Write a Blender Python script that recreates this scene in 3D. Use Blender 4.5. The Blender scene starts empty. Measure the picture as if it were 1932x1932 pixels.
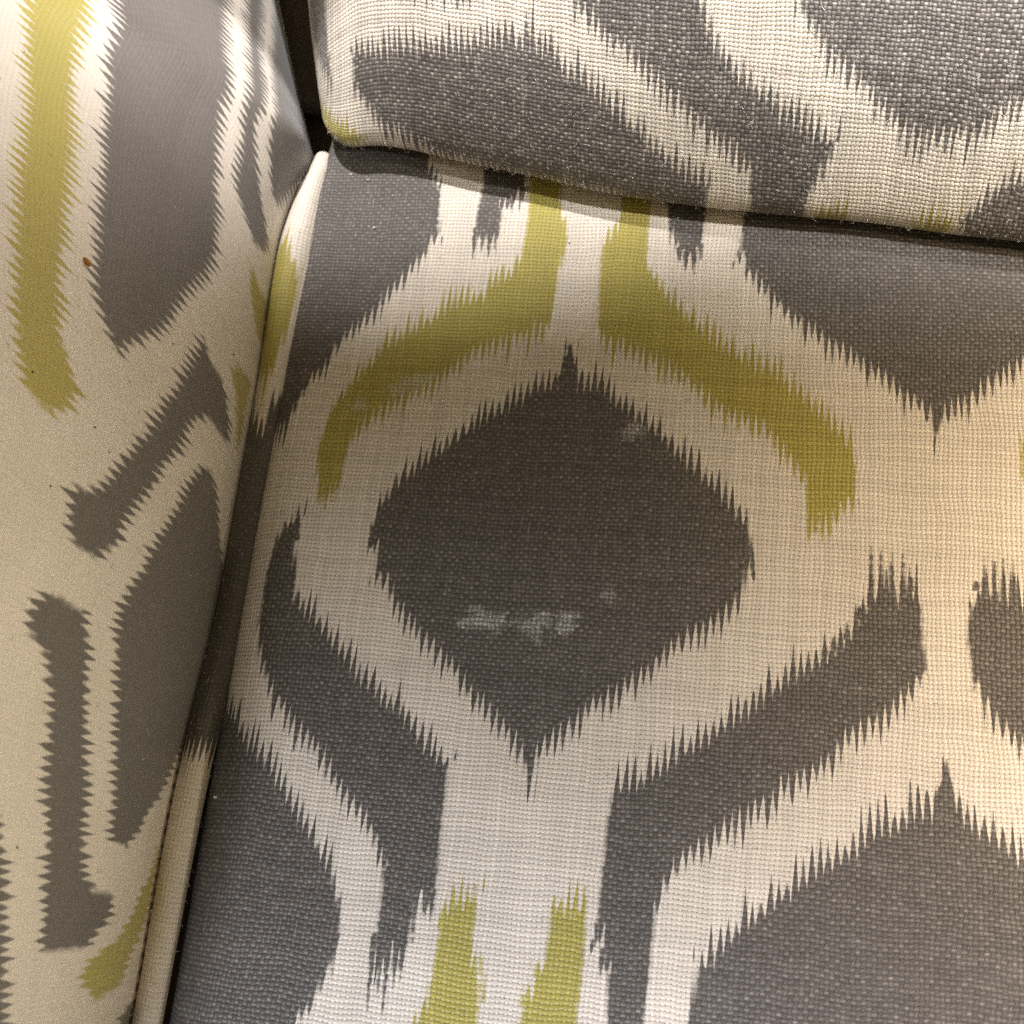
import bpy, math, random
import numpy as np
from mathutils import Matrix, Vector
random.seed(4)
sc = bpy.context.scene
CM = .01
F_PX, DIST = 2100.0, 21.7            # focal length against a picture 1932 wide; distance to the seat in cm
def unit(v): v = np.array(v, float); return v / np.linalg.norm(v)
_X = unit((.985, -.06, .16)); _Y = np.array((.099, .94, -.324)); _Y = unit(_Y - _Y.dot(_X) * _X); _Z = np.cross(_X, _Y)
CAM_R = np.stack([_X, _Y, _Z], axis=1)          # rows: camera right / up / back, in sofa coordinates
CAM_POS = CAM_R[2] * DIST

# ---------------------------------------------------------------- camera, room light, added fill lights
cd = bpy.data.cameras.new('camera'); cam = bpy.data.objects.new('camera', cd); sc.collection.objects.link(cam); sc.camera = cam
cd.sensor_width = 36; cd.lens = 36 * F_PX / 1932; cd.clip_start = .005; cd.clip_end = 50
cam.matrix_world = Matrix.Translation(Vector(CAM_POS * CM)) @ Matrix(CAM_R.T.tolist()).to_4x4()
cd.dof.use_dof = True; cd.dof.focus_distance = .205; cd.dof.aperture_fstop = 26
w = bpy.data.worlds.new('World'); sc.world = w; w.use_nodes = True
w.node_tree.nodes['Background'].inputs[0].default_value = (1.0, .86, .66, 1)
w.node_tree.nodes['Background'].inputs[1].default_value = .16
def aim(o, loc, to):
    o.location = Vector(loc) * CM
    o.rotation_euler = (Vector(to) - Vector(loc)).to_track_quat('-Z', 'Y').to_euler()
def area(name, loc, to, size, power, col, spread=180):
    l = bpy.data.lights.new(name, 'AREA'); l.shape = 'DISK'; l.size = size * CM; l.energy = power; l.color = col; l.spread = math.radians(spread)
    o = bpy.data.objects.new(name, l); sc.collection.objects.link(o); aim(o, loc, to); return o
def spot(name, loc, to, radius, power, col, cone, blend=1.):
    l = bpy.data.lights.new(name, 'SPOT'); l.shadow_soft_size = radius * CM; l.energy = power; l.color = col
    l.spot_size = math.radians(cone); l.spot_blend = blend
    o = bpy.data.objects.new(name, l); sc.collection.objects.link(o); aim(o, loc, to); return o
w.node_tree.nodes['Background'].inputs[0].default_value = (1.0, .78, .46, 1)
w.node_tree.nodes['Background'].inputs[1].default_value = .24
area('warm_fill', (60, 20, 75), (2, 0, 0), 30, .32, (1.0, .79, .50))  # broad warm fill added beside the ambient, not a lamp of the room
spot('standing_lamp', (62, -12, 62), (18, -2.5, 0), 5, 72, (1.0, .78, .54), 16)
spot('window_light', (-11, -62, 66), (-.5, -16.9, 0), 6, 58, (.80, .86, 1.0), 16.5, .9)
spot('gloss_spot', (28, -12, 100), (13, -15, 0), 6, 74, (1.0, .91, .95), 13)  # added overhead spot, placed to put gloss on the lower-right grey print
spot('ceiling_lamp', (-24, 58, 92), (-4.6, 17.5, 2), 1.5, 72, (1.0, .96, .95), 12, .2)
spot('ceiling_lamp', (2, 60, 92), (9.5, 18.0, 3), 1.5, 92, (1.0, .96, .92), 11.5, .5)  # extra spot added to carry the ceiling light over the cushion's right side
spot('arm_fill', (60, 44, 52), (-12, 11, 8), 5, 18, (1.0, .86, .78), 16)  # added spot that brightens the upper arm and gives it gloss
spot('side_fill', (50, -20, 64), (-11.5, 14.0, 3), 3, 43, (.97, .94, .97), 11, .6)  # added fill for the arm's inner face beside the gap
spot('low_fill', (64, -26, 17), (-12, -5, 8), 4, 12.5, (1.0, .90, .73), 16, .9)  # added grazing fill to lift the lower arm
spot('cushion_fill', (44, 16, 94), (9, 17.6, 4), 4, 140, (1.0, .97, .95), 13.5, .5)  # added fill that brightens the face of the back cushion

sc.view_settings.view_transform = 'Standard'; sc.view_settings.look = 'None'; sc.view_settings.exposure = 0; sc.view_settings.gamma = 1
sc.cycles.use_denoising = False

# ---------------------------------------------------------------- geometry of the upholstery (centimetres)
def curve(keys, x):
    """smooth curve through (x, value) keys (monotone-ish Catmull-Rom), linear beyond the ends"""
    k = np.array(sorted(keys), float); x = np.asarray(x, float)
    xs, ys = k[:, 0], k[:, 1]
    m = np.gradient(ys, xs)
    i = np.clip(np.searchsorted(xs, x) - 1, 0, len(xs) - 2)
    h = xs[i + 1] - xs[i]; t = (x - xs[i]) / h; tc = np.clip(t, 0, 1)
    r = ((2*tc**3 - 3*tc**2 + 1) * ys[i] + (tc**3 - 2*tc**2 + tc) * h * m[i]
         + (-2*tc**3 + 3*tc**2) * ys[i + 1] + (tc**3 - tc**2) * h * m[i + 1])
    return r + np.where(t < 0, (x - xs[0]) * m[0], 0) + np.where(t > 1, (x - xs[-1]) * m[-1], 0)

def sstep(a, b, x):
    t = np.clip((x - a) / (b - a), 0, 1); return t * t * (3 - 2 * t)

def ripple(x, y, seed, n=7, lo=.35, hi=1.3):
    """soft undulation of stuffed cloth"""
    r = np.random.RandomState(seed); o = 0
    for _ in range(n):
        a = r.uniform(0, 6.28); f = r.uniform(lo, hi)
        o = o + np.sin(f * (np.cos(a) * x + np.sin(a) * y) + r.uniform(0, 6.28)) / n
    return o

def steps(*segs):
    """1-D sample positions: (from, to, step) runs joined"""
    o = []
    for a, b, s in segs:
        n = max(1, int(round((b - a) / s))); o += list(a + (b - a) * np.arange(n) / n)
    return np.array(o + [segs[-1][1]])

SEAT_EDGE = [(-14, -5.2), (-9.8, -5.2), (-6, -5.24), (-3, -5.22), (0, -5.2), (3, -5.16), (5.8, -5.12), (7.5, -5.1), (9, -5.0), (14, -4.9)]
ARM_BASE = [(-14, -5.75), (-9, -5.8), (-5.4, -5.9), (-3, -5.86), (0, -5.9), (3, -5.9), (5, -5.93), (6.2, -5.93), (7.4, -5.8), (8.2, -5.62), (8.9, -5.82), (9.9, -6.2), (11.45, -6.74), (12.7, -7.18), (16, -8.2)]
ARM_LEAN = [(-14, .1), (-10, .2), (-5, .7), (0, 1.6), (3, 2.4), (6.5, 3.3), (9, 3.6), (16, 3.8)]

def seat_surface():
    a = steps((0, .8, .08), (.8, 15.8, .042), (15.8, 26, .5)); y = steps((-15, -11, .4), (-11, 9.6, .055), (9.6, 16, .3))
    # cross profile: the cloth comes up out of the crease beside the piping and rolls over on to the top
    roll = lambda Y: curve([(-14, 1.5), (-8, 1.5), (-3, 1.15), (2, .75), (5, .38), (7, .3), (9, .3), (14, .3)], Y)
    A, Yg = np.meshgrid(a, y, indexing='ij'); r = roll(Yg)
    ph = np.clip(A / (r * 1.45), 0, 1); th = (1 - ph) ** 1.6 * 1.25            # slope angle of the cloth
    dA = np.diff(A, axis=0, prepend=0)
    X = np.cumsum(np.cos(th) * dA, 0); Z = np.cumsum(np.sin(th) * dA, 0)
    top = Z[-1:, :]; Z = Z - top - .02
    X = X - .17 + curve(SEAT_EDGE, Yg)
    Z = Z + .10 * ripple(X, Yg, 5) * sstep(.5, 3, A) - .004 * (X - 2) ** 2 * (A > 0) * sstep(2, 6, A) * .5
    U = X[-1:, :] - A[-1:, :] + A                    # cloth runs straight: away from the roll u = x
    ramp = np.zeros_like(X)
    return np.stack([X, Yg, Z], -1), np.stack([U, Yg + ramp], -1)

def arm_surface():
    h = steps((-3.2, -.4, .2), (-.4, 7.2, .055), (7.2, 13, .25)); y = steps((-15, -11, .4), (-11, 14.5, .06), (14.5, 20, .4))
    H, Y = np.meshgrid(h, y, indexing='ij')
    L = curve(ARM_LEAN, Y)
    hp = np.maximum(H, 0)
    lean = L * (hp / 6.) ** 1.7
    # the lower edge of the cloth tucks in under the piping
    tuck = -.05 * (np.minimum(H, 0)) ** 2 * 2.2
    X = curve(ARM_BASE, Y) - lean + tuck + .12 * np.sin(np.clip(H / 3.2, 0, 1) * np.pi)
    slope = np.gradient(lean, h, axis=0)
    dz = 1 / np.sqrt(1 + slope ** 2)
    Z = np.cumsum(dz * np.diff(H, axis=0, prepend=h[0]), 0); Z = Z - Z[np.argmin(abs(h)), :][None, :] - .18
    X = X + .07 * ripple(Y, H, 11, lo=.4, hi=1.2) * sstep(0, 2, H)
    skew = curve([(-14, 0), (-6, 0), (-2, .12), (1, .28), (4, .42), (8, .5), (16, .5)], Y)
    return np.stack([X, Y, Z], -1), np.stack([Y - skew * H, H], -1)

def piping_surface():
    y = steps((-15, -11, .3), (-11, 8.5, .06)); k = 40
    ang = np.linspace(0, 2 * np.pi, k + 1)
    A, Y = np.meshgrid(ang, y, indexing='ij')
    xl = curve(ARM_BASE, Y); xr = curve(SEAT_EDGE, Y)
    c = (xl + xr) / 2 + .0; R = (xr - xl) / 2 * 1.02
    taper = np.sqrt(np.clip(1 - ((Y - 7.9) / .6).clip(0, 1) ** 2, .0, 1))
    wide = sstep(-5.5, -2.5, Y); R = R * (.88 + .12 * wide) * (1 - .15 * sstep(5, 7.5, Y)); c = c - .03 * (1 - wide); R = np.minimum(R, .42) * (.25 + .75 * taper) * (1 + .03 * ripple(Y * 4, A * 0, 3))
    zc = curve([(-14, -.42), (-6, -.42), (-4.5, -.5), (-3, -.62), (1, -.6), (3, -.45), (4.5, -.3), (6, -.22), (8, -.22), (9, -.3)], Y)
    X = c - R * np.cos(A) * 1.02; Z = zc + R * np.sin(A) * .95
    s = np.sqrt(1)
    return np.stack([X, Y, Z], -1), np.stack([A * .33 - .5, Y], -1)

LIP_Y = [(-6.5, 7.95), (-4.87, 8.12), (-4.4, 8.13), (-3.97, 8.17), (-3.24, 8.09), (-2.13, 7.81), (-.36, 7.42), (1.36, 7.03), (3.0, 6.8), (5.14, 6.61), (6.7, 6.49), (8.2, 6.28), (9.5, 6.14), (20, 4.6)]
SIDE_X = [(5, -5.08), (7.8, -5.06), (8.55, -5.13), (9.4, -5.35), (10.3, -5.58), (12.1, -5.98), (14, -6.4), (22, -7.6)]
def cushion_profile(b):
    """front-to-back section of the loose cushion: arc length b -> (y offset, height)"""
    f = np.arange(-4, 20.01, .02)
    ang = curve([(-4, 183), (-1.2, 182), (-.55, 165), (-.2, 118), (0, 90), (.25, 68), (.7, 54), (1.6, 46), (3, 40), (5, 35), (8, 26), (12, 12), (20, -10)], f)
    dy = np.cos(np.radians(ang)) * .02; dz = np.sin(np.radians(ang)) * .02
    i0 = np.argmin(abs(f)); Yp = np.cumsum(dy); Zp = np.cumsum(dz)
    return np.interp(b, f, Yp - Yp[i0]), np.interp(b, f, Zp - Zp[i0])
def cushion_surface():
    t = steps((0, 1, .02)); side = 3.2 * (1 - np.cos(t * np.pi / 2))            # distance in from the left side
    a = np.concatenate([side[:-1], steps((3.2, 17, .055), (17, 26, .5))])
    b = steps((-3.6, -.8, .2), (-.8, 8.2, .055), (8.2, 16, .3))
    A, B = np.meshgrid(a, b, indexing='ij')
    Yp, Zp = cushion_profile(B)
    S = np.sqrt(np.clip(1 - (1 - np.clip(A / 3.2, 0, 1)) ** 2, 0, 1))
    r = .75; corner = r - np.sqrt(np.clip(r * r - (r - np.clip(A, 0, r)) ** 2, 0, None))
    xg = curve(SIDE_X, curve(LIP_Y, -4.9 + A) + Yp) + A
    Y = curve(LIP_Y, xg) + Yp + corner * np.exp(-np.maximum(Yp, 0) / 1.5)
    X = curve(SIDE_X, Y) + A
    Z = .62 - .16 * sstep(-2, 9, X) + Zp * np.where(Zp > 0, S, 1)
    puff = .16 * ripple(X, B, 21, lo=.3, hi=.9) * sstep(.4, 3, B) * sstep(0, 2.5, A)
    Z = Z + puff; 
    sl = np.cumsum(np.sqrt(np.diff(X, axis=0, prepend=X[:1]) ** 2 + np.diff(Z, axis=0, prepend=Z[:1]) ** 2), 0)
    k = np.searchsorted(a, 6.0)
    U = sl - sl[k:k + 1] + X[k:k + 1]
    return np.stack([X, Y, Z], -1), np.stack([U, B], -1)

# outlines of the printed figures, in centimetres on each piece of cloth (across, along the warp)
SEAT_GREY = [
 [(0.58,2.98),(0.8,3.5),(1.03,3.0),(1.13,2.99),(1.41,2.96),(1.72,2.68),(2.14,2.43),(2.54,2.09),(2.91,1.77),(3.21,1.43),(3.64,1.06),(3.95,0.75),(4.29,0.34),(4.52,0.08),(4.6,-0.39),(4.66,-0.9),(4.55,-0.75),(4.48,-1.15),(4.38,-1.49),(3.93,-1.99),(3.53,-2.26),(3.13,-2.59),(2.86,-2.93),(2.56,-3.2),(2.13,-3.53),(1.83,-3.75),(1.47,-4.12),(1.2,-4.34),(0.98,-4.55),(0.91,-4.95),(0.85,-5.08),(0.7,-4.67),(0.54,-4.44),(0.24,-4.18),(-0.06,-3.92),(-0.43,-3.62),(-0.75,-3.23),(-1.13,-2.91),(-1.48,-2.63),(-1.87,-2.25),(-2.12,-1.98),(-2.23,-1.71),(-2.53,-1.45),(-2.6,-0.87),(-2.76,-0.99),(-2.72,-0.3),(-2.66,0.01),(-2.43,0.42),(-2.16,0.79),(-1.81,1.15),(-1.42,1.52),(-1.03,1.9),(-0.57,2.24),(-0.16,2.5),(0.2,2.83),(0.47,2.96)],
 [(4.13,6.74),(4.1,6.07),(4.05,5.82),(4.22,5.95),(4.26,5.58),(4.56,5.16),(4.85,4.8),(5.21,4.45),(5.63,4.16),(5.9,3.93),(6.35,3.63),(6.66,3.41),(6.99,3.16),(7.28,2.87),(7.67,2.59),(7.89,2.42),(7.96,2.03),(8.06,2.43),(8.23,2.61),(8.62,2.88),(9.02,3.24),(9.47,3.52),(10.17,4.02),(10.7,4.76),(11.01,6.21),(10.95,7.97),(10.5,9.07),(4.25,8.94)],
 [(-4.29,-0.39),(-4.58,-0.48),(-4.7,-0.89),(-4.8,-1.51),(-4.77,-2.59),(-4.62,-3.11),(-4.4,-3.6),(-4.15,-4.04),(-3.83,-4.31),(-3.37,-4.76),(-3.09,-4.98),(-2.71,-5.47),(-2.35,-5.81),(-2.06,-6.07),(-1.81,-6.41),(-1.58,-6.8),(-1.53,-7.37),(-1.53,-7.86),(-1.53,-8.2),(-1.38,-8.27),(-0.99,-8.14),(-0.95,-8.07),(-0.9,-7.3),(-0.58,-7.36),(-0.58,-6.72),(-0.62,-5.65),(-0.62,-4.89),(-1.03,-4.59),(-1.31,-4.32),(-1.67,-3.89),(-2.01,-3.69),(-2.47,-3.38),(-2.92,-2.96),(-3.24,-2.61),(-3.66,-2.29),(-4.05,-1.95),(-4.24,-1.14)],
 [(-5.58,-3.36),(-6.03,-3.82),(-5.06,-4.22),(-4.57,-4.66),(-4.11,-5.08),(-3.68,-5.52),(-3.25,-6.0),(-2.84,-6.47),(-2.46,-6.98),(-2.26,-7.45),(-2.18,-7.97),(-2.24,-8.54),(-2.36,-8.86),(-2.5,-9.25),(-2.69,-9.5),(-3.03,-10.27),(-3.57,-10.91),(-3.94,-11.4),(-4.97,-12.02),(-8.06,-13.01),(-5.57,-10.01),(-5.58,-6.93)],
 [(6.74,-1.14),(6.7,-1.29),(6.56,-1.55),(6.35,-1.87),(6.1,-2.17),(5.92,-2.33),(5.59,-2.53),(5.41,-2.7),(5.05,-2.94),(4.83,-3.2),(4.53,-3.44),(4.2,-3.68),(3.91,-3.94),(3.54,-4.17),(3.31,-4.4),(2.86,-4.73),(2.56,-4.91),(2.38,-5.05),(2.33,-5.54),(2.31,-6.41),(2.28,-7.13),(2.25,-7.6),(2.39,-7.41),(2.48,-7.91),(2.53,-8.01),(2.57,-8.88),(2.57,-9.28),(3.13,-9.21),(3.17,-8.69),(3.22,-8.15),(3.26,-7.02),(3.34,-6.75),(3.47,-6.48),(3.64,-6.24),(3.95,-5.95),(4.29,-5.69),(4.53,-5.49),(4.82,-5.28),(5.03,-5.12),(5.32,-4.78),(5.58,-4.62),(5.94,-4.4),(6.18,-4.15),(6.41,-3.85),(6.71,-3.64),(6.98,-3.42),(7.25,-3.17),(7.46,-2.91),(7.68,-2.61),(7.73,-2.52),(7.67,-1.78),(7.65,-1.23),(7.49,-0.98),(7.37,-1.01),(7.11,-1.09)],
 [(8.48,-1.23),(8.6,-1.03),(8.73,-0.99),(9.33,-0.9),(9.97,-0.77),(10.49,-1.11),(10.43,-3.91),(9.9,-4.32),(9.36,-3.75),(9.14,-3.54),(8.88,-3.24),(8.65,-2.85),(8.52,-2.5),(8.44,-1.88)],
 [(8.04,-4.26),(7.88,-4.72),(7.71,-4.79),(7.44,-4.88),(7.24,-5.03),(7.0,-5.14),(6.77,-5.28),(6.51,-5.55),(6.25,-5.7),(5.96,-5.93),(5.7,-6.11),(5.42,-6.35),(5.19,-6.55),(4.96,-6.74),(4.68,-6.98),(4.52,-7.21),(4.29,-7.45),(4.16,-7.65),(4.02,-7.73),(3.96,-8.19),(3.9,-8.69),(3.94,-9.85),(4.28,-10.71),(5.23,-11.8),(6.94,-12.6),(7.92,-13.23),(10.03,-12.2),(10.41,-11.1),(11.06,-9.2),(10.85,-7.96),(9.73,-5.71),(9.17,-5.42),(8.9,-5.21),(8.67,-5.06),(8.34,-4.83),(8.17,-4.67)],
 [(-2.74,7.99),(-2.43,7.47),(-2.3,6.21),(-2.46,5.99),(-2.51,5.73),(-2.77,5.33),(-2.96,5.01),(-3.27,4.69),(-3.45,4.3),(-3.74,3.94),(-3.9,3.78),(-4.15,3.34),(-4.34,2.88),(-4.6,2.57),(-4.72,2.2),(-4.96,1.61),(-6.07,1.26),(-5.52,1.69),(-7.99,4.0),(-7.09,6.36),(-7.71,9.92),(-5.87,10.13),(-3.11,9.64)],
 [(-1.66,9.35),(-1.48,7.5),(-1.53,6.47),(-1.44,6.14),(-1.15,6.09),(-0.99,6.42),(-0.98,6.96),(-0.73,7.17),(-0.55,7.51),(-0.66,9.35)],
 [(2.29,8.77),(2.55,6.92),(2.7,6.28),(2.88,5.9),(3.19,5.83),(3.3,6.11),(3.36,6.68),(3.39,8.65)],
]
SEAT_YELLOW = [
 [(-0.44,7.2),(-0.41,6.61),(-0.44,5.78),(-0.63,5.43),(-0.94,5.19),(-1.17,4.91),(-1.54,4.74),(-1.89,4.54),(-2.18,4.32),(-2.52,4.06),(-2.87,3.82),(-3.17,3.56),(-3.34,3.17),(-3.7,2.73),(-3.83,2.44),(-3.97,2.24),(-4.07,1.79),(-4.15,1.3),(-4.08,0.56),(-3.96,0.16),(-3.62,0.23),(-3.54,0.46),(-3.55,0.75),(-3.48,1.23),(-3.3,1.71),(-2.87,2.04),(-2.36,2.34),(-2.02,2.63),(-1.62,3.01),(-1.33,3.27),(-1.0,3.46),(-0.47,3.67),(-0.15,3.8),(0.04,3.99),(0.33,4.09),(0.37,4.52),(0.4,5.34),(0.51,6.2),(0.46,6.59),(0.28,6.94),(0.17,8.21),(-0.48,8.21)],
 [(1.58,6.89),(1.53,6.56),(1.26,6.1),(1.25,5.59),(1.31,4.14),(1.42,3.87),(1.59,3.76),(2.05,3.6),(2.42,3.39),(2.82,3.22),(3.11,3.06),(3.55,2.67),(3.95,2.34),(4.3,2.15),(4.68,1.98),(4.95,1.76),(5.15,1.51),(5.36,1.23),(5.53,0.95),(5.6,0.16),(6.0,0.19),(6.22,0.39),(6.46,0.7),(6.48,1.38),(6.43,1.68),(6.27,2.0),(6.03,2.25),(5.8,2.52),(5.52,2.81),(5.25,3.05),(4.97,3.31),(4.58,3.51),(4.12,3.75),(3.71,4.03),(3.27,4.44),(2.87,4.79),(2.51,5.27),(2.35,5.51),(2.22,5.72),(2.21,6.68),(2.15,8.23),(1.52,8.22)],
 [(-0.43,-7.5),(-0.28,-7.23),(0.14,-7.1),(0.19,-7.36),(0.19,-7.66),(0.23,-8.04),(0.36,-8.36),(0.4,-8.61),(0.43,-9.12),(0.31,-12.2),(-0.93,-12.41),(-0.69,-9.26),(-0.56,-9.02),(-0.5,-8.88),(-0.46,-8.44),(-0.43,-7.82)],
 [(1.49,-7.13),(2.06,-7.02),(2.12,-7.44),(2.12,-8.0),(2.08,-8.91),(2.0,-11.98),(1.04,-12.2),(1.11,-9.03),(1.18,-8.6),(1.28,-8.46),(1.33,-8.16),(1.45,-8.02),(1.47,-7.52)],
 [(9.47,2.08),(9.45,1.28),(10.12,0.76),(10.2,2.67)],
]
SEAT_GREY_PRONGS = [
 [(6.69,-1.43),(6.84,-1.41),(6.77,-0.22),(6.74,-0.23)],
 [(6.86,-1.43),(7.02,-1.42),(6.95,-0.29),(6.92,-0.29)],
 [(7.05,-1.41),(7.2,-1.4),(7.14,-0.3),(7.11,-0.3)],
 [(7.25,-1.35),(7.4,-1.33),(7.34,-0.32),(7.31,-0.32)],
 [(7.39,-1.05),(7.55,-1.03),(7.48,-0.73),(7.46,-0.73)],
 [(8.53,-0.93),(8.68,-0.91),(8.62,-0.72),(8.59,-0.72)],
 [(8.67,-1.24),(8.82,-1.23),(8.78,-0.29),(8.75,-0.29)],
 [(8.84,-1.21),(8.99,-1.2),(8.95,-0.31),(8.92,-0.31)],
 [(9.0,-1.21),(9.14,-1.19),(9.11,-0.28),(9.08,-0.28)],
 [(9.17,-1.2),(9.32,-1.18),(9.28,-0.24),(9.26,-0.25)],
 [(6.49,-1.66),(6.65,-1.64),(6.58,-1.38),(6.55,-1.38)],
 [(6.28,-2.03),(6.43,-2.02),(6.36,-1.68),(6.33,-1.69)],
 [(6.06,-2.3),(6.21,-2.28),(6.14,-1.94),(6.11,-1.94)],
 [(5.9,-2.39),(6.05,-2.37),(5.99,-2.12),(5.96,-2.13)],
 [(-1.63,-7.91),(-1.5,-7.89),(-1.49,-9.19),(-1.52,-9.19)],
 [(-1.47,-8.01),(-1.34,-8.0),(-1.35,-8.9),(-1.38,-8.91)],
 [(-1.35,-7.92),(-1.22,-7.91),(-1.22,-9.18),(-1.24,-9.18)],
 [(-1.2,-7.95),(-1.08,-7.93),(-1.09,-8.79),(-1.12,-8.79)],
 [(-1.09,-7.93),(-0.96,-7.91),(-0.99,-8.61),(-1.02,-8.61)],
 [(-0.99,-7.02),(-0.86,-7.01),(-0.86,-8.01),(-0.89,-8.02)],
 [(-0.8,-7.21),(-0.67,-7.2),(-0.7,-7.59),(-0.73,-7.59)],
 [(-0.69,-7.08),(-0.56,-7.07),(-0.58,-7.62),(-0.61,-7.62)],
 [(2.54,-8.98),(2.66,-8.97),(2.61,-9.47),(2.58,-9.47)],
 [(2.69,-8.99),(2.81,-8.97),(2.76,-9.36),(2.73,-9.36)],
 [(2.85,-8.95),(2.97,-8.94),(2.92,-9.39),(2.89,-9.39)],
 [(3.01,-8.94),(3.13,-8.93),(3.08,-9.33),(3.05,-9.34)],
 [(2.23,-7.31),(2.37,-7.29),(2.3,-7.7),(2.27,-7.7)],
 [(2.36,-7.7),(2.49,-7.68),(2.42,-8.16),(2.39,-8.16)],
 [(-1.57,6.44),(-1.44,6.44),(-1.46,5.62),(-1.49,5.62)],
 [(-1.39,6.31),(-1.26,6.31),(-1.29,5.82),(-1.32,5.82)],
 [(-1.24,6.35),(-1.11,6.36),(-1.14,5.67),(-1.17,5.67)],
 [(-1.12,6.55),(-0.99,6.55),(-1.01,5.89),(-1.05,5.89)],
 [(-0.85,7.17),(-0.72,7.17),(-0.76,6.8),(-0.79,6.8)],
 [(-0.65,7.46),(-0.52,7.46),(-0.55,7.03),(-0.59,7.03)],
 [(2.78,6.1),(2.91,6.1),(2.88,5.75),(2.85,5.75)],
 [(2.93,6.02),(3.05,6.02),(3.04,5.47),(3.01,5.47)],
 [(3.11,6.03),(3.24,6.04),(3.23,5.44),(3.19,5.44)],
 [(3.24,6.19),(3.36,6.19),(3.34,5.8),(3.3,5.79)],
 [(0.56,2.75),(0.72,3.38),(0.77,3.82),(0.9,3.39),(1.06,2.77)],
 [(7.79,-4.97),(7.94,-4.38),(8.05,-3.94),(8.13,-4.36),(8.22,-4.93)],
 [(0.66,-4.39),(0.78,-4.76),(0.87,-5.09),(0.89,-4.75),(0.95,-4.36)],
 [(7.85,2.64),(7.9,2.31),(7.96,2.01),(8.02,2.32),(8.1,2.65)],
 [(-2.79,-0.39),(-2.77,-0.97),(-2.68,-0.88),(-2.62,-0.55)],
 [(4.51,-0.39),(4.61,-0.98),(4.68,-0.95),(4.61,-0.28)],
 [(-4.33,-0.88),(-4.36,-0.34),(-4.26,-0.34),(-4.18,-0.87)],
]
SEAT_YELLOW_PRONGS = [
 [(-0.46,-7.71),(-0.36,-7.7),(-0.41,-7.39),(-0.44,-7.39)],
 [(-0.29,-7.43),(-0.19,-7.42),(-0.25,-6.88),(-0.28,-6.88)],
 [(-0.16,-7.34),(-0.06,-7.33),(-0.11,-6.97),(-0.14,-6.97)],
 [(-0.04,-7.33),(0.06,-7.32),(0.01,-6.92),(-0.02,-6.92)],
 [(0.08,-7.33),(0.19,-7.32),(0.13,-6.87),(0.1,-6.88)],
 [(1.48,-7.28),(1.58,-7.27),(1.54,-6.93),(1.51,-6.93)],
 [(1.61,-7.26),(1.71,-7.24),(1.67,-6.97),(1.64,-6.97)],
 [(1.72,-7.23),(1.83,-7.22),(1.79,-6.92),(1.76,-6.92)],
 [(1.84,-7.18),(1.94,-7.17),(1.9,-6.93),(1.87,-6.93)],
 [(1.99,-7.21),(2.09,-7.2),(2.05,-6.74),(2.02,-6.74)],
 [(-4.0,0.28),(-3.87,0.29),(-3.88,-0.07),(-3.92,-0.07)],
 [(-3.88,0.32),(-3.75,0.33),(-3.75,-0.2),(-3.78,-0.2)],
 [(-3.74,0.36),(-3.62,0.37),(-3.63,-0.03),(-3.66,-0.03)],
 [(-3.67,0.59),(-3.54,0.59),(-3.56,0.23),(-3.59,0.23)],
 [(5.57,0.32),(5.69,0.32),(5.66,-0.21),(5.63,-0.21)],
 [(5.69,0.3),(5.81,0.31),(5.77,-0.11),(5.74,-0.12)],
 [(5.8,0.32),(5.93,0.33),(5.89,-0.15),(5.86,-0.15)],
 [(5.94,0.42),(6.06,0.43),(6.02,-0.22),(5.99,-0.22)],
 [(6.08,0.52),(6.2,0.53),(6.16,0.2),(6.13,0.2)],
 [(0.33,-8.37),(0.42,-8.36),(0.37,-7.94),(0.35,-7.94)],
 [(0.43,-8.78),(0.52,-8.77),(0.48,-8.31),(0.45,-8.31)],
 [(1.29,-8.31),(1.38,-8.3),(1.34,-8.01),(1.32,-8.01)],
 [(1.1,-8.76),(1.19,-8.75),(1.15,-8.39),(1.13,-8.4)],
]
SEAT_CHALK = [
 [(-0.65,-2.15),(-0.47,-1.98),(-0.2,-2.04),(0.06,-2.09),(0.15,-2.22),(-0.02,-2.33),(-0.28,-2.29),(-0.52,-2.37),(-0.76,-2.31)],
 [(0.32,-2.12),(0.57,-2.12),(0.78,-2.24),(0.78,-2.44),(0.63,-2.4),(0.48,-2.26)],
 [(0.66,-1.99),(0.86,-1.96),(0.99,-2.12),(0.88,-2.23),(0.73,-2.19)],
 [(1.06,-2.01),(1.3,-1.89),(1.47,-2.02),(1.43,-2.16),(1.21,-2.31),(1.07,-2.27)],
 [(1.92,-1.51),(2.06,-1.4),(2.11,-1.54),(1.98,-1.59)],
 [(1.99,1.77),(2.06,1.91),(2.31,2.08),(2.42,1.96),(2.38,1.77),(2.13,1.64)],
 [(-3.58,2.12),(-3.49,2.25),(-3.31,2.2),(-3.31,2.05),(-3.48,1.97)],
 [(-2.87,2.59),(-2.51,2.83),(-2.01,2.9),(-2.02,2.73),(-2.4,2.51),(-2.78,2.37)],
]
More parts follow.
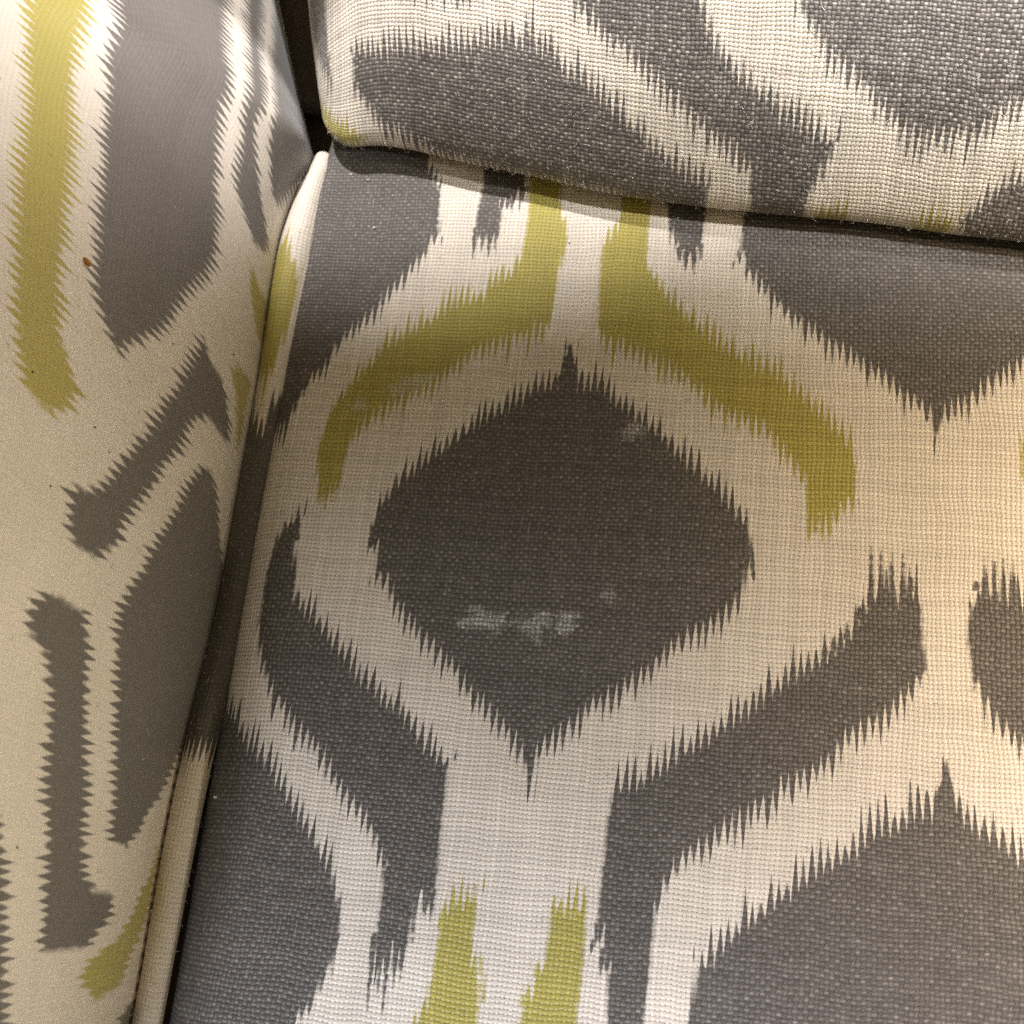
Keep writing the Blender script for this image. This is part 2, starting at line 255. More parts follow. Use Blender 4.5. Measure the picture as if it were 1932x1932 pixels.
ARM_GREY = [
 [(6.16,4.99),(5.18,4.93),(4.61,4.72),(3.89,4.65),(3.02,4.59),(2.31,4.58),(1.54,4.55),(1.1,4.53),(0.8,4.47),(0.53,4.29),(0.36,4.08),(0.22,3.92),(0.2,3.83),(0.39,3.66),(0.9,3.22),(1.2,2.99),(1.7,2.77),(2.2,2.61),(2.99,2.2),(3.62,2.05),(4.24,2.13),(5.23,2.35),(6.34,2.68),(7.61,2.73),(9.41,2.44),(11.87,2.0),(8.43,4.49)],
 [(12.18,1.57),(10.11,1.93),(8.62,2.13),(6.91,2.4),(6.03,2.03),(5.28,1.91),(5.08,1.55),(4.85,1.07),(5.09,0.61),(5.37,0.47),(5.72,0.98),(6.1,1.42),(6.78,1.96),(8.9,1.74),(11.1,1.23),(13.51,0.69)],
 [(15.69,-0.72),(12.14,0.51),(9.02,1.46),(7.11,1.69),(6.71,1.27),(6.28,0.88),(6.36,0.52),(6.81,0.3),(7.45,0.09),(8.43,-0.24),(8.79,-0.34),(10.84,-0.34),(15.07,-0.34)],
 [(1.63,2.17),(1.79,2.03),(1.6,1.75),(1.57,1.33),(1.27,0.94),(1.08,0.74),(0.73,0.63),(0.67,1.17),(0.66,1.55),(0.44,1.77),(0.19,1.98),(-0.24,2.11),(-0.58,2.25),(-0.9,2.48),(-1.27,2.6),(-1.6,2.85),(-2.0,3.09),(-2.46,3.18),(-2.67,3.48),(-2.85,3.68),(-2.86,4.2),(-2.76,4.34),(-2.57,4.44),(-2.39,4.45),(-2.2,4.43),(-2.05,4.34),(-2.02,4.1),(-1.81,3.81),(-1.42,3.5),(-1.0,3.25),(-0.65,3.04),(-0.18,2.81),(0.31,2.64),(0.71,2.47),(1.27,2.27)],
 [(-0.2,1.4),(-0.11,1.17),(-0.18,0.93),(-0.29,0.72),(-0.65,0.38),(-1.01,0.0),(-1.5,-0.6),(-2.24,-0.68),(-3.04,-0.63),(-4.05,-0.49),(-4.93,-0.29),(-5.48,0.09),(-5.96,0.4),(-6.36,0.88),(-6.69,1.13),(-6.83,1.42),(-6.96,1.54),(-6.86,2.02),(-6.67,2.16),(-6.21,2.25),(-5.53,2.43),(-5.01,2.6),(-4.48,2.74),(-3.75,2.97),(-3.39,2.96),(-2.94,2.81),(-2.58,2.59),(-2.24,2.45),(-1.9,2.28),(-1.55,2.1),(-1.24,1.95),(-0.87,1.78),(-0.52,1.63)],
 [(-3.64,4.41),(-3.66,4.1),(-3.67,3.77),(-3.91,3.65),(-4.11,3.49),(-4.41,3.42),(-4.71,3.35),(-5.63,3.06),(-6.13,2.87),(-6.66,2.78),(-7.18,2.66),(-7.49,2.5),(-7.65,2.24),(-7.69,1.76),(-7.81,1.61),(-8.04,1.66),(-8.26,1.92),(-8.52,2.19),(-8.55,3.26),(-8.23,3.39),(-7.47,3.55),(-6.73,3.74),(-6.01,3.98),(-5.29,4.14),(-4.82,4.26),(-4.63,4.38),(-4.48,4.49),(-4.35,4.7),(-4.26,4.93),(-4.09,4.98),(-3.94,4.93),(-3.81,4.83),(-3.67,4.64)],
 [(-6.52,5.9),(-6.62,4.88),(-6.9,4.69),(-7.49,4.49),(-8.2,4.27),(-8.93,4.02),(-9.49,3.82),(-10.67,3.37),(-10.44,4.84)],
 [(-9.75,0.51),(-9.63,0.28),(-9.53,-0.02),(-10.54,-0.53),(-10.47,0.01)],
]
ARM_YELLOW = [
 [(7.66,5.1),(5.62,5.44),(4.91,5.34),(4.26,5.21),(3.4,5.1),(2.73,5.04),(2.19,5.06),(1.56,5.04),(1.05,5.07),(0.41,5.05),(-0.09,5.01),(-0.39,4.93),(-0.47,4.81),(-0.71,4.64),(-0.85,4.5),(-1.01,4.57),(-1.24,4.72),(-1.41,4.99),(-1.44,5.18),(-1.4,5.42),(-1.35,5.59),(-1.18,5.63),(-1.01,5.72),(-0.77,5.82),(-0.33,5.89),(-0.08,5.88),(0.4,5.92),(0.93,5.93),(1.51,5.94),(1.88,5.89),(2.41,5.88),(2.97,5.87),(3.78,6.0),(4.39,6.17),(4.68,6.26),(6.3,6.18)],
 [(4.3,1.05),(3.97,1.01),(3.79,0.8),(3.63,0.54),(3.46,0.32),(3.53,-0.02),(3.98,-0.36),(4.69,-0.54),(5.12,-0.42),(4.51,0.03),(4.28,0.55),(4.34,0.83)],
 [(1.95,1.18),(2.24,0.85),(2.43,0.45),(2.51,0.04),(1.83,0.12),(1.27,-0.0),(0.94,0.14),(1.34,0.41),(1.65,0.62),(1.84,0.95)],
 [(-6.83,0.06),(-7.2,0.15),(-7.43,0.31),(-7.65,0.53),(-7.93,0.72),(-8.17,0.96),(-8.37,1.19),(-8.54,1.59),(-8.72,2.02),(-8.85,2.19),(-8.97,2.22),(-9.17,1.92),(-9.37,1.63),(-9.33,1.34),(-9.23,0.95),(-9.11,0.64),(-8.83,0.63),(-8.61,0.44),(-8.19,0.05),(-7.58,-0.04)],
]
BACK_GREY = [
 [(-4.29,2.21),(-4.28,1.48),(-4.07,1.03),(-3.69,0.46),(-3.31,0.25),(-2.99,0.16),(-2.17,-0.17),(-0.4,-0.29),(1.28,-0.24),(2.46,-0.55),(3.35,-0.54),(3.4,0.44),(3.21,0.6),(2.86,0.75),(2.37,1.11),(2.01,1.42),(1.5,1.76),(1.09,2.0),(0.73,2.29),(0.33,2.49),(0.18,2.69),(-0.19,2.73),(-0.37,3.0),(-0.52,2.77),(-0.73,2.79),(-1.29,2.65),(-1.85,2.45),(-2.36,2.36),(-2.84,2.24),(-3.45,2.19),(-4.02,2.19)],
 [(0.52,3.63),(0.67,3.41),(0.96,3.22),(1.25,2.97),(1.6,2.77),(1.97,2.51),(2.33,2.18),(2.68,1.94),(2.99,1.65),(3.46,1.26),(3.89,1.04),(4.16,0.78),(4.23,0.24),(4.32,-2.18),(5.39,-1.37),(5.34,0.26),(5.49,0.75),(5.69,1.16),(5.78,1.51),(5.49,1.63),(4.97,1.9),(4.65,2.05),(4.3,2.36),(3.91,2.59),(3.59,2.89),(3.3,3.25),(3.07,3.71),(2.67,4.66),(0.0,4.35)],
 [(4.83,3.94),(4.98,3.62),(5.24,3.26),(5.6,2.9),(5.94,2.67),(6.27,2.32),(6.63,2.0),(7.03,1.74),(7.5,1.59),(7.96,1.74),(8.26,1.84),(8.61,2.15),(8.94,2.4),(9.57,2.93),(10.3,3.87),(10.06,5.49),(4.2,5.19)],
 [(9.24,1.33),(9.02,1.25),(8.77,0.95),(8.48,0.58),(8.28,0.25),(8.69,-0.71),(9.52,-1.17),(10.41,-0.74),(10.47,0.7),(9.91,1.61)],
 [(-6.37,4.99),(-6.33,4.32),(-6.37,3.9),(-5.74,2.89),(-5.34,2.16),(-4.98,1.85),(-4.98,2.31),(-5.1,2.82),(-5.16,3.61),(-5.15,4.22)],
 [(-3.71,4.13),(-3.0,3.22),(-2.53,3.23),(-1.96,3.26),(-1.4,3.47),(-1.95,4.53)],
]
BACK_YELLOW = [
 [(-6.13,1.68),(-5.29,-1.83),(-5.21,-0.88),(-5.18,-0.6),(-4.81,-0.34),(-4.44,-0.19),(-4.05,0.05),(-4.22,0.32),(-4.53,0.63),(-4.82,0.76),(-5.18,1.0),(-5.44,1.51)],
 [(5.48,0.01),(5.8,0.22),(6.15,0.15),(6.22,-0.53),(5.64,-0.71)],
 [(7.46,0.03),(7.64,0.15),(8.15,0.34),(8.17,0.13),(8.05,-0.61),(7.5,-0.71)],
]
PIPING_GREY = [
 [(-1.8,2.56),(-1.01,2.34),(-0.2,1.94),(0.05,1.72),(0.16,2.17),(0.38,2.56),(1.6,3.34),(3.51,1.85),(2.38,-1.14),(1.83,-4.18),(1.02,-5.11),(-0.78,-5.22),(-1.92,-3.2),(-2.01,-0.2),(-2.23,1.76)],
]
PIPING_YELLOW = [
 [(-0.23,5.89),(-0.1,6.11),(0.07,5.56),(0.19,5.34),(0.26,4.98),(0.26,4.43),(0.22,3.98),(0.13,3.48),(0.08,2.99),(-0.06,2.61),(-0.94,2.9),(-0.86,3.39),(-0.62,4.28),(-0.4,5.05)],
]

# ---------------------------------------------------------------- printed figures: signed distance to their outlines
def signed_distance(pts, polys):
    out = np.full(len(pts), .8)
    for poly in polys:
        p = np.array(poly, float); lo = p.min(0) - .9; hi = p.max(0) + .9
        m = np.where((pts[:, 0] > lo[0]) & (pts[:, 0] < hi[0]) & (pts[:, 1] > lo[1]) & (pts[:, 1] < hi[1]))[0]
        if not len(m): continue
        q = pts[m]; d2 = np.full(len(m), 81.); inside = np.zeros(len(m), bool)
        for a, b in zip(p, np.roll(p, -1, 0)):
            e = b - a; l2 = e.dot(e) + 1e-12
            t = np.clip(((q - a) @ e) / l2, 0, 1)
            r = q - a - t[:, None] * e; d2 = np.minimum(d2, (r * r).sum(1))
            if a[1] != b[1]:
                c = ((a[1] > q[:, 1]) != (b[1] > q[:, 1])) & (q[:, 0] < (b[0] - a[0]) * (q[:, 1] - a[1]) / (b[1] - a[1]) + a[0])
                inside ^= c
        d = np.sqrt(d2) * np.where(inside, -1, 1)
        out[m] = np.minimum(out[m], d)
    return out

def cloth(name, surf, mat, parent, grey=(), yellow=(), chalk=(), grey_prong=(), yellow_prong=(), flip=False, closed=False):
    P, UV = surf; n, m = P.shape[:2]
    idx = np.arange(n * m).reshape(n, m)
    q = np.stack([idx[:-1, :-1], idx[1:, :-1], idx[1:, 1:], idx[:-1, 1:]], -1).reshape(-1, 4)
    if flip: q = q[:, ::-1]
    me = bpy.data.meshes.new(name); me.vertices.add(n * m); me.vertices.foreach_set('co', (P * CM).astype(np.float32).ravel())
    me.loops.add(len(q) * 4); me.loops.foreach_set('vertex_index', q.ravel().astype(np.int32))
    me.polygons.add(len(q)); me.polygons.foreach_set('loop_start', np.arange(0, len(q) * 4, 4, dtype=np.int32))
    me.polygons.foreach_set('use_smooth', np.ones(len(q), bool)); me.update()
    uv = UV.reshape(-1, 2)
    me.uv_layers.new(name='cloth'); me.uv_layers['cloth'].data.foreach_set('uv', uv[q.ravel()].astype(np.float32).ravel())
    e = np.array([0, .07])
    for nm, polys in (('grey', grey), ('yellow', yellow), ('chalk', chalk), ('grey_prong', grey_prong), ('yellow_prong', yellow_prong)):
        if not len(polys) and nm[-5:] == 'prong': continue
        d = signed_distance(uv, polys); g = (signed_distance(uv + e, polys) - signed_distance(uv - e, polys)) / (2 * e[1])
        for s, v in (('', d), ('_slope', g)):
            a = me.attributes.new(nm + s, 'FLOAT', 'POINT'); a.data.foreach_set('value', v.astype(np.float32))
    me.materials.append(mat)
    o = bpy.data.objects.new(name, me); sc.collection.objects.link(o); o.parent = parent
    return o

# ---------------------------------------------------------------- node helper
class V:
    """a value inside a node tree, with arithmetic"""
    def __init__(s, t, sock): s.t, s.s = t, sock
    def op(s, o, *a):
        n = s.t.nodes.new('ShaderNodeMath'); n.operation = o
        for i, x in enumerate((s,) + a):
            if isinstance(x, V): s.t.links.new(x.s, n.inputs[i])
            else: n.inputs[i].default_value = x
        return V(s.t, n.outputs[0])
    def __add__(s, o): return s.op('ADD', o)
    def __radd__(s, o): return s.op('ADD', o)
    def __sub__(s, o): return s.op('SUBTRACT', o)
    def __rsub__(s, o): return (s * -1) + o
    def __mul__(s, o): return s.op('MULTIPLY', o)
    def __rmul__(s, o): return s.op('MULTIPLY', o)
    def __truediv__(s, o): return s.op('DIVIDE', o)
    def __pow__(s, o): return s.op('POWER', o)
    def floor(s): return s.op('FLOOR')
    def fract(s): return s.op('FRACT')
    def abs(s): return s.op('ABSOLUTE')
    def sin(s): return s.op('SINE')
    def max(s, o): return s.op('MAXIMUM', o)
    def min(s, o): return s.op('MINIMUM', o)
    def gt(s, o): return s.op('GREATER_THAN', o)
    def ramp(s, a, b, c=0., d=1.):
        n = s.t.nodes.new('ShaderNodeMapRange'); n.interpolation_type = 'SMOOTHSTEP'
        s.t.links.new(s.s, n.inputs['Value'])
        for k, x in zip(('From Min', 'From Max', 'To Min', 'To Max'), (a, b, c, d)): n.inputs[k].default_value = x
        return V(s.t, n.outputs['Result'])
def vec(t, x, y, z=0.):
    n = t.nodes.new('ShaderNodeCombineXYZ')
    for i, v in enumerate((x, y, z)):
        if isinstance(v, V): t.links.new(v.s, n.inputs[i])
        else: n.inputs[i].default_value = v
    return n.outputs[0]
def noise(t, v, scale=1., detail=0., rough=.5):
    n = t.nodes.new('ShaderNodeTexNoise'); n.inputs['Scale'].default_value = scale; n.inputs['Detail'].default_value = detail; n.inputs['Roughness'].default_value = rough
    t.links.new(v, n.inputs['Vector']); return V(t, n.outputs['Fac'])
def white(t, v):
    n = t.nodes.new('ShaderNodeTexWhiteNoise'); n.noise_dimensions = '3D'; t.links.new(v, n.inputs['Vector']); return V(t, n.outputs['Value'])
def mix(t, f, a, b, mode='MIX'):
    n = t.nodes.new('ShaderNodeMix'); n.data_type = 'RGBA'; n.blend_type = mode
    for k, x in ((0, f), (6, a), (7, b)):
        s = x.s if isinstance(x, V) else x
        if isinstance(s, bpy.types.NodeSocket): t.links.new(s, n.inputs[k])
        else: n.inputs[k].default_value = s if k == 0 else (*s, 1)
    return n.outputs[2]

CREAM, GREY, YELLOW = (.72, .66, .57), (.082, .072, .063), (.39, .335, .06)
def printed_cloth(name, pitch=.084, pitch_v=.084, depth=1., contrast=1., fuzz=.12, seed=0., soft=1.35, streaks=False, tooth=.135, length=.60, ends=.4, gloss=.5, sheen_pale=.02):
    """woven cotton with a resist-dyed print; all in cloth centimetres"""
    m = bpy.data.materials.new(name); m.use_nodes = True; t = m.node_tree; b = t.nodes['Principled BSDF']
    uvn = t.nodes.new('ShaderNodeUVMap'); uvn.uv_map = 'cloth'
    sep = t.nodes.new('ShaderNodeSeparateXYZ'); t.links.new(uvn.outputs[0], sep.inputs[0])
    u, v = V(t, sep.outputs[0]), V(t, sep.outputs[1])
    uv = uvn.outputs[0]
    wob = noise(t, uv, .8, 2); wob2 = noise(t, vec(t, v, u, 3.), .8, 2)
    # warp and weft never run dead straight or even
    U = u / pitch + (wob - .5) * 2. + (noise(t, vec(t, u * .5, v * 3., seed), 1., 2) - .5) * .5
    W = v / pitch_v + (wob2 - .5) * 2. + (noise(t, vec(t, u * 3., v * .5, seed + 4), 1., 2) - .5) * .5
    iu, iv = U.floor(), W.floor()
    tw = white(t, vec(t, iu, seed + .5, 0.)); tf = white(t, vec(t, iv, seed + 7.5, 1.))       # one number per warp / weft thread
    cell = white(t, vec(t, iu, iv, seed))
    su, sv = (U * math.pi).sin(), (W * math.pi).sin()
    s = su * sv
    A, B = su.abs(), sv.abs()
    Hw = (A ** .55) * (s * .5 + .5) * (tw * .3 + .8)
    Hf = (B ** .55) * (s * -.5 + .5) * (tf * .3 + .8)
    H = Hw.max(Hf)
    hole = H.ramp(.10, .46, 1., 0.) * (noise(t, uv, 2.3, 2).ramp(.3, .7, .6, 1.))
    fibre = noise(t, vec(t, u * 60., v * 60., seed), 1., 3, .7)
    slub = noise(t, vec(t, u * 1.6, v * 11., seed), 1., 2) * .5 + noise(t, vec(t, u * 11., v * 1.6, seed + 2), 1., 2) * .5
    # teeth of the print: each small bundle of warp threads slips by its own amount
    def ink(att, k, pw=.9):
        a1 = t.nodes.new('ShaderNodeAttribute'); a1.attribute_name = att
        a2 = t.nodes.new('ShaderNodeAttribute'); a2.attribute_name = att + '_slope'
        d, g = V(t, a1.outputs['Fac']), V(t, a2.outputs['Fac'])
        side = g.gt(0.)
        x = u / tooth + (noise(t, vec(t, u * 1.7, k + seed, 0.), 1., 1) - .5) * 1.3 + side * .37
        f = x.fract(); i = x.floor()
        tri = 1. - (f * 2. - 1.).abs()
        r = noise(t, vec(t, i * 7.31, v * .35, side * 9. + k), 1., 0).ramp(.25, .75, .5, 1.1)
        fine = noise(t, vec(t, u * 23., v * .5, side * 5. + k), 1., 1).ramp(.3, .7)
        T = (tri * r * length + fine * length * .14 - length * .46) * ((g.abs().min(1.) ** 4.) * ends + 1.)
        dd = d - T * g.abs() + (fibre - .5) * .05 + (cell - .5) * .03
        m = dd.ramp(-.042 * soft, .036 * soft, 1., 0.)
        if streaks:                                  # long single runs of dye at the ends of the figures
            a3 = t.nodes.new('ShaderNodeAttribute'); a3.attribute_name = att + '_prong'
            m = m.max((V(t, a3.outputs['Fac']) + (fibre - .5) * .04 + (cell - .5) * .02).ramp(-.022, .02, 1., 0.))
        return m
    mg, my = ink('grey', 1.), ink('yellow', 5.)
    ck = t.nodes.new('ShaderNodeAttribute'); ck.attribute_name = 'chalk'; ckd = V(t, ck.outputs['Fac'])
    mc = (ckd - .05 + (noise(t, uv, 6., 5, .8) - .44) * .9).ramp(-.05, .10, 1., 0.) * noise(t, uv, 22., 2).ramp(.35, .6, .25, 1.) * H.ramp(.3, .9, .5, 1.)
    # dye sits on top of the threads; knuckles and the sides of the weft stay paler
    knuckle = (s.abs().ramp(.75, 1.) * cell.ramp(.80, 1.)) * contrast
    pale = sheen_pale + (Hf.ramp(.35, .9) * .22 + knuckle * .5) * contrast + slub.ramp(.5, .72) * .14 * contrast  # first term paints cloth sheen into the ink as a flat lightening
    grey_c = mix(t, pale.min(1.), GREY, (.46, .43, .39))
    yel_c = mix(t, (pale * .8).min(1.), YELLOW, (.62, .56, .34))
    dirt = noise(t, uv, .45, 4, .6).ramp(.35, .75)
    cream_c = mix(t, dirt * .35, CREAM, (.56, .50, .41))
    c = mix(t, mg, cream_c, grey_c); c = mix(t, my * (1. - mg * .9), c, yel_c)
    c = mix(t, mc * .75, c, (.58, .58, .56))
    speck = (white(t, vec(t, (u * 13.).floor(), (v * 13.).floor(), seed + 3)).gt(.9965)) * noise(t, vec(t, u * 40., v * 40., 2.), 1., 1).ramp(.5, .62)
    c = mix(t, speck * .6, c, (.10, .07, .045))
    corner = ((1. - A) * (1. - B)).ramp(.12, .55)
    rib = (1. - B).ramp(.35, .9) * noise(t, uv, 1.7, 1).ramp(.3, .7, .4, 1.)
    shade = (1. - rib * (.24 * contrast)) * (1. - hole * (.30 * min(contrast, 1.2))) * (1. - corner * (.52 * min(contrast, 1.2))) * (1. + (cell - .5) * (.5 * contrast) * mg) * ((tw - .5) * (.17 * contrast) + 1.) * ((tf - .5) * (.17 * contrast) + 1.) * (fibre * .16 + .92)  # thread gaps darkened by occlusion painted into the colour, plus uneven thread tone
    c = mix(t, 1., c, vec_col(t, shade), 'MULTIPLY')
    t.links.new(c, b.inputs['Base Color'])
    b.inputs['Roughness'].default_value = gloss; b.inputs['Specular IOR Level'].default_value = .5
    b.inputs['Sheen Weight'].default_value = fuzz; b.inputs['Sheen Roughness'].default_value = .45
    hgt = H * 1. + fibre * .25 + slub * .35
    bp = t.nodes.new('ShaderNodeBump'); bp.inputs['Strength'].default_value = .7 * depth; bp.inputs['Distance'].default_value = .0003
    t.links.new(hgt.s, bp.inputs['Height']); t.links.new(bp.outputs[0], b.inputs['Normal'])
    return m
def vec_col(t, v):
    n = t.nodes.new('ShaderNodeCombineColor')
    for i in range(3): t.links.new(v.s, n.inputs[i])
    return n.outputs[0]
def plain(name, col, rough=.9, bump=0., scale=900.):
    m = bpy.data.materials.new(name); m.use_nodes = True; t = m.node_tree; b = t.nodes['Principled BSDF']
    tc = t.nodes.new('ShaderNodeTexCoord'); f = noise(t, tc.outputs['Object'], scale, 3, .6)
    c = mix(t, f, tuple(x * .7 for x in col), tuple(min(1, x * 1.25) for x in col)); t.links.new(c, b.inputs['Base Color'])
    b.inputs['Roughness'].default_value = rough; b.inputs['Specular IOR Level'].default_value = .2
    if bump:
        bp = t.nodes.new('ShaderNodeBump'); bp.inputs['Distance'].default_value = bump; t.links.new(f.s, bp.inputs['Height']); t.links.new(bp.outputs[0], b.inputs['Normal'])
    return m

def thing(name, label, cat, loc=(0, 0, 0)):
    o = bpy.data.objects.new(name, None); sc.collection.objects.link(o); o.location = Vector(loc) * CM
    o.empty_display_size = .02; o['label'] = label; o['category'] = cat; return o

# ---------------------------------------------------------------- upholstery
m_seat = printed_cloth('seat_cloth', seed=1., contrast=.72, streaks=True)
m_arm = printed_cloth('arm_cloth', depth=.2, contrast=.15, fuzz=.45, sheen_pale=.17, seed=5., soft=1.9, tooth=.15, length=.30, ends=.2)
m_back = printed_cloth('back_cloth', seed=9., soft=2., contrast=1.3, fuzz=.35, sheen_pale=.08)
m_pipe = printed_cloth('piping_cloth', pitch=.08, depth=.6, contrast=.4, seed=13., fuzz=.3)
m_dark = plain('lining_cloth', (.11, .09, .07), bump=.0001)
m_thread = plain('seam_thread', (.10, .075, .05))

arm = thing('armrest', 'cream sofa armrest at the left printed with a long yellow-green stripe and grey bars', 'armrest')
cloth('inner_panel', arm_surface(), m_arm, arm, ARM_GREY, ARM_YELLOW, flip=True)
pip = cloth('piping', piping_surface(), m_pipe, arm, PIPING_GREY, PIPING_YELLOW)
pip['label'] = 'rounded cream welt cord along the foot of the armrest'
seat = thing('seat_cushion', 'flat patterned sofa seat with large dark grey diamond, yellow-green arcs and chalky marks', 'seat cushion')
cloth('cover', seat_surface(), m_seat, seat, SEAT_GREY, SEAT_YELLOW, SEAT_CHALK, SEAT_GREY_PRONGS, SEAT_YELLOW_PRONGS)
back = thing('back_cushion', 'plump back cushion with grey ikat bands, its rounded lip overhanging the seat', 'cushion')
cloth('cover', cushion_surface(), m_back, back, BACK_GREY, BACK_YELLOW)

# dark frame of the sofa under the crease and behind the cushion
def box_mesh(name, boxes, mat, parent=None):
    vs, fs = [], []
    for (x0, y0, z0, x1, y1, z1) in boxes:
        k = len(vs); vs += [(x * CM, y * CM, z * CM) for x in (x0, x1) for y in (y0, y1) for z in (z0, z1)]
        fs += [[k + i for i in f] for f in ((0, 1, 3, 2), (4, 6, 7, 5), (0, 4, 5, 1), (2, 3, 7, 6), (0, 2, 6, 4), (1, 5, 7, 3))]
    me = bpy.data.meshes.new(name); me.from_pydata(vs, [], fs); me.materials.append(mat)
    o = bpy.data.objects.new(name, me); sc.collection.objects.link(o); o.parent = parent
    bv = o.modifiers.new('bevel', 'BEVEL'); bv.width = .003; bv.segments = 3
    return o
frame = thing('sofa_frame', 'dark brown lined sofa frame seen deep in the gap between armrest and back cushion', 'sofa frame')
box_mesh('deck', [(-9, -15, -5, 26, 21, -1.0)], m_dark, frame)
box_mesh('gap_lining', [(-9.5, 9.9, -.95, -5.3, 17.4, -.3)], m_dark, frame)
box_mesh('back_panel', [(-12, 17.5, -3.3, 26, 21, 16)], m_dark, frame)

def tube(pts, r, sides=6):
    """one tapering round strand through points (cm)"""
    pts = [Vector(p) for p in pts]; vs, fs = [], []; n = len(pts)
    for i, p in enumerate(pts):
        d = (pts[min(i + 1, n - 1)] - pts[max(i - 1, 0)]).normalized(); a = d.orthogonal().normalized(); b = d.cross(a)
        rr = r * (1 if 0 < i < n - 1 else .45)
        for k in range(sides):
            q = 2 * math.pi * k / sides; vs.append((p + (a * math.cos(q) + b * math.sin(q)) * rr) * CM)
    for i in range(n - 1):
        for k in range(sides):
            fs.append((i * sides + k, i * sides + (k + 1) % sides, (i + 1) * sides + (k + 1) % sides, (i + 1) * sides + k))
    fs += [tuple(range(sides - 1, -1, -1)), tuple((n - 1) * sides + k for k in range(sides))]
    return vs, fs
def join(parts):
    V_, F_ = [], []
    for v, f in parts:
        k = len(V_); V_ += v; F_ += [tuple(i + k for i in q) for q in f]
    return V_, F_
def mesh_obj(name, vf, mat, parent=None, smooth=True):
    me = bpy.data.meshes.new(name); me.from_pydata(vf[0], [], vf[1]); me.materials.append(mat)
    if smooth: me.polygons.foreach_set('use_smooth', [True] * len(me.polygons))
    o = bpy.data.objects.new(name, me); sc.collection.objects.link(o); o.parent = parent; return o
# seam stitches between the welt and the arm cloth
st = []
y = -11.
while y < 6.2:
    x = float(curve(ARM_BASE, y)) + .015; z = float(curve([(-14, -.42), (-6, -.42), (-4.5, -.5), (-3, -.62), (1, -.6), (3, -.45), (4.5, -.3), (6, -.22), (8, -.22), (9, -.3)], y)) + .13
    st.append(tube([(x + .02, y, z - .02), (x + .01, y + .07, z + .03), (x, y + .15, z - .02)], .022, 5)); y += .27
s = mesh_obj('stitching', join(st), m_thread, pip); s['kind'] = 'stuff'

# ---------------------------------------------------------------- crumbs, lint, loose fibres
def lump(c, size, seed, n=8, m=6):
    """a small rough grain: uneven ellipsoid"""
    r = random.Random(seed); vs = [(0, 0, size[2])]; fs = []
    for j in range(1, m):
        for i in range(n):
            th = math.pi * j / m; ph = 2 * math.pi * i / n; k = r.uniform(.72, 1.15)
            vs.append((size[0] * k * math.sin(th) * math.cos(ph), size[1] * k * math.sin(th) * math.sin(ph), size[2] * k * math.cos(th)))
    vs.append((0, 0, -size[2]))
    for i in range(n): fs.append((0, 1 + i, 1 + (i + 1) % n))
    for j in range(m - 2):
        for i in range(n):
            a = 1 + j * n + i; b = 1 + j * n + (i + 1) % n; fs.append((a, a + n, b + n, b))
    e = len(vs) - 1
    for i in range(n): fs.append((e, e - n + (i + 1) % n, e - n + i))
    return [tuple((c[k] + v[k]) * CM for k in range(3)) for v in vs], fs
m_crumb = plain('crumb', (.42, .20, .05), scale=4000, bump=.0001); m_speck = plain('dark_speck', (.10, .07, .04)); m_lint = plain('lint', (.85, .83, .80))
o = mesh_obj('crumb', lump((0, 0, 0), (.05, .11, .06), 3), m_crumb)
o.location = Vector((-7.40, 2.74, 4.26)) * CM; o.rotation_euler = (0, .5, .9)
o['label'] = 'tiny orange-brown crumb stuck to the armrest beside the big grey bar'; o['category'] = 'crumb'
r = random.Random(7)
parts = [lump((x + .02, y, z), (.014, .022, .014), i, 6, 4) for i, (x, y, z) in enumerate([(-5.92, 2.68, .97), (-6.41, 2.08, 2.51), (-6.57, -.56, 3.5), (-6.73, -.26, 3.86), (-6.76, -1.64, 4.63), (-7.3, .16, 5.07), (-6.1, -7.16, 4.16)])]
s = mesh_obj('dirt_specks', join(parts), m_speck, arm); s['kind'] = 'stuff'

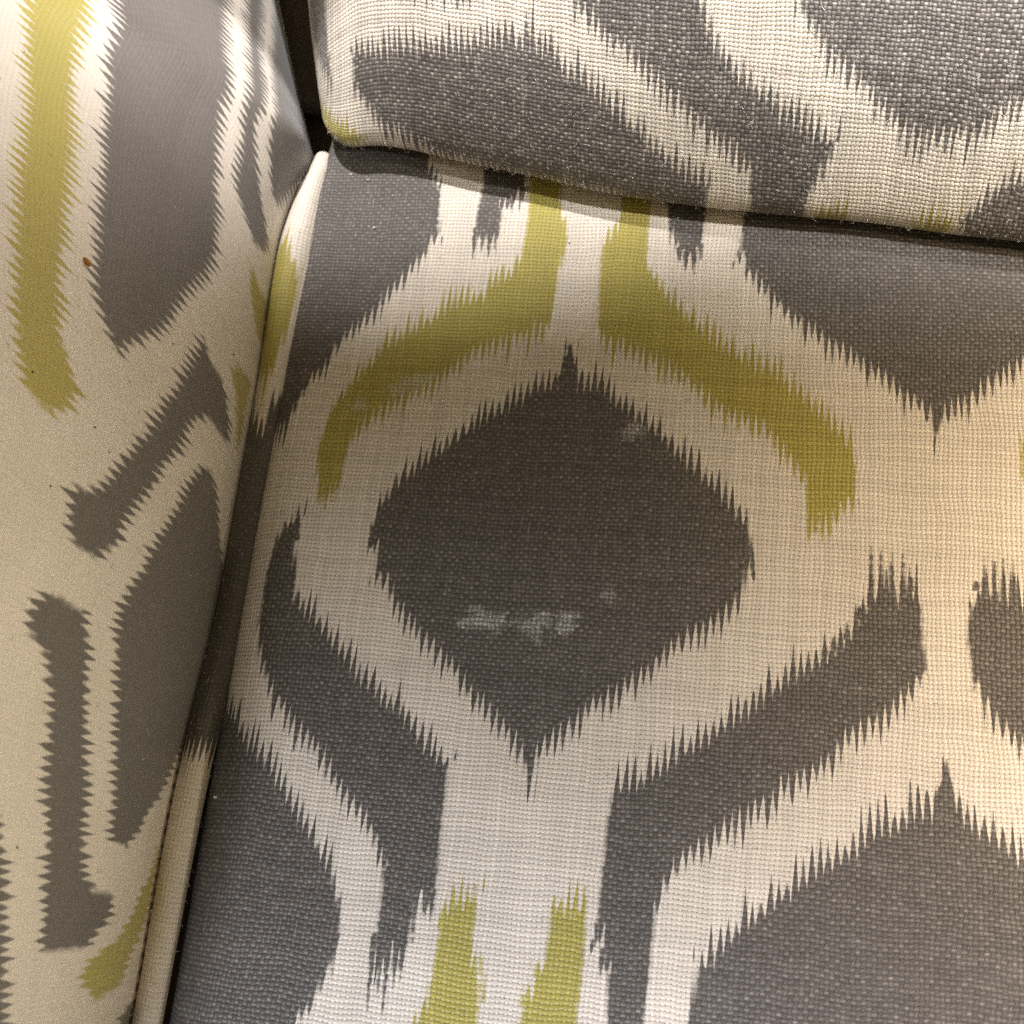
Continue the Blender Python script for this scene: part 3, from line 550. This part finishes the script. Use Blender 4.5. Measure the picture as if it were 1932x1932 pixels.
def scatter(surf, lo, hi, n, seed, flip=1):
    """random spots on a cloth surface with their outward direction"""
    P, UV = surf; rr = np.random.RandomState(seed); out = []
    ok = np.argwhere((P[..., 0] > lo[0]) & (P[..., 0] < hi[0]) & (P[..., 1] > lo[1]) & (P[..., 1] < hi[1]) & (P[..., 2] > lo[2]))
    ok = ok[(ok[:, 0] > 1) & (ok[:, 1] > 1) & (ok[:, 0] < P.shape[0] - 2) & (ok[:, 1] < P.shape[1] - 2)]
    for k in rr.choice(len(ok), n):
        i, j = ok[k]; a = P[i + 1, j] - P[i - 1, j]; b = P[i, j + 1] - P[i, j - 1]
        nn = np.cross(a, b) * flip; nn /= np.linalg.norm(nn) + 1e-9
        out.append((Vector(P[i, j]), Vector(nn), Vector(a).normalized(), Vector(b).normalized()))
    return out
def fibres(spots, seed, length=(.08, .3), rad=.0045, lift=.02, stand=.0):
    r = random.Random(seed); o = []
    for p, nn, a, b in spots:
        L = r.uniform(*length); an = r.uniform(0, 6.28); bend = r.uniform(-3, 3); q = p + nn * lift * .4; pts = [q]
        for k in range(5):
            d = a * math.cos(an) + b * math.sin(an) + nn * (stand if k < 3 else stand * .3) ; q = q + d.normalized() * L / 5; an += bend * .2
            pts.append(q + nn * lift * math.sin((k + 1) / 5 * 3.1) * r.uniform(.3, 1))
        o.append(tube(pts, rad * r.uniform(.6, 1.2), 4))
    return join(o)
S_, B_, A_, C_ = seat_surface(), cushion_surface(), arm_surface(), piping_surface()
o = mesh_obj('lint', fibres(scatter(S_, (-5.2, -10, -.05), (9.5, 8, 1), 26, 1), 1, (.05, .16), .0035), m_lint, seat); o['kind'] = 'stuff'
o = mesh_obj('lint', fibres(scatter(B_, (-5, 5, .5), (9.5, 12, 1), 60, 2), 2, (.06, .25), .004), m_lint, back); o['kind'] = 'stuff'
o = mesh_obj('fuzz', fibres(scatter(B_, (-5, 5, -1), (9.5, 8.6, 1), 900, 3), 3, (.04, .13), .0028, .02, .9), m_lint, back); o['kind'] = 'stuff'
o = mesh_obj('lint', fibres(scatter(A_, (-9, -8, .0), (-4, 12, 1), 20, 4, -1), 4, (.05, .2), .004), m_lint, arm); o['kind'] = 'stuff'
o = mesh_obj('fuzz', fibres(scatter(C_, (-9, -9, -.5), (-4, 8.2, 1), 260, 5), 5, (.04, .12), .0026, .02, .8), m_lint, pip); o['kind'] = 'stuff'
pills = [lump((x, y, z + .02), (.035, .022, .02), i + 20, 6, 4) for i, (x, y, z) in enumerate([(-3.77, 6.36, 0), (-4.52, 7.75, -.02), (-4.1, 7.6, 0), (.55, 6.1, .02)])]
o = mesh_obj('lint_pills', join(pills), m_lint, seat); o['kind'] = 'stuff'
o = mesh_obj('lint_pill', lump((-5.05, -5.9, -.35), (.06, .03, .03), 40, 6, 4), m_lint, seat)
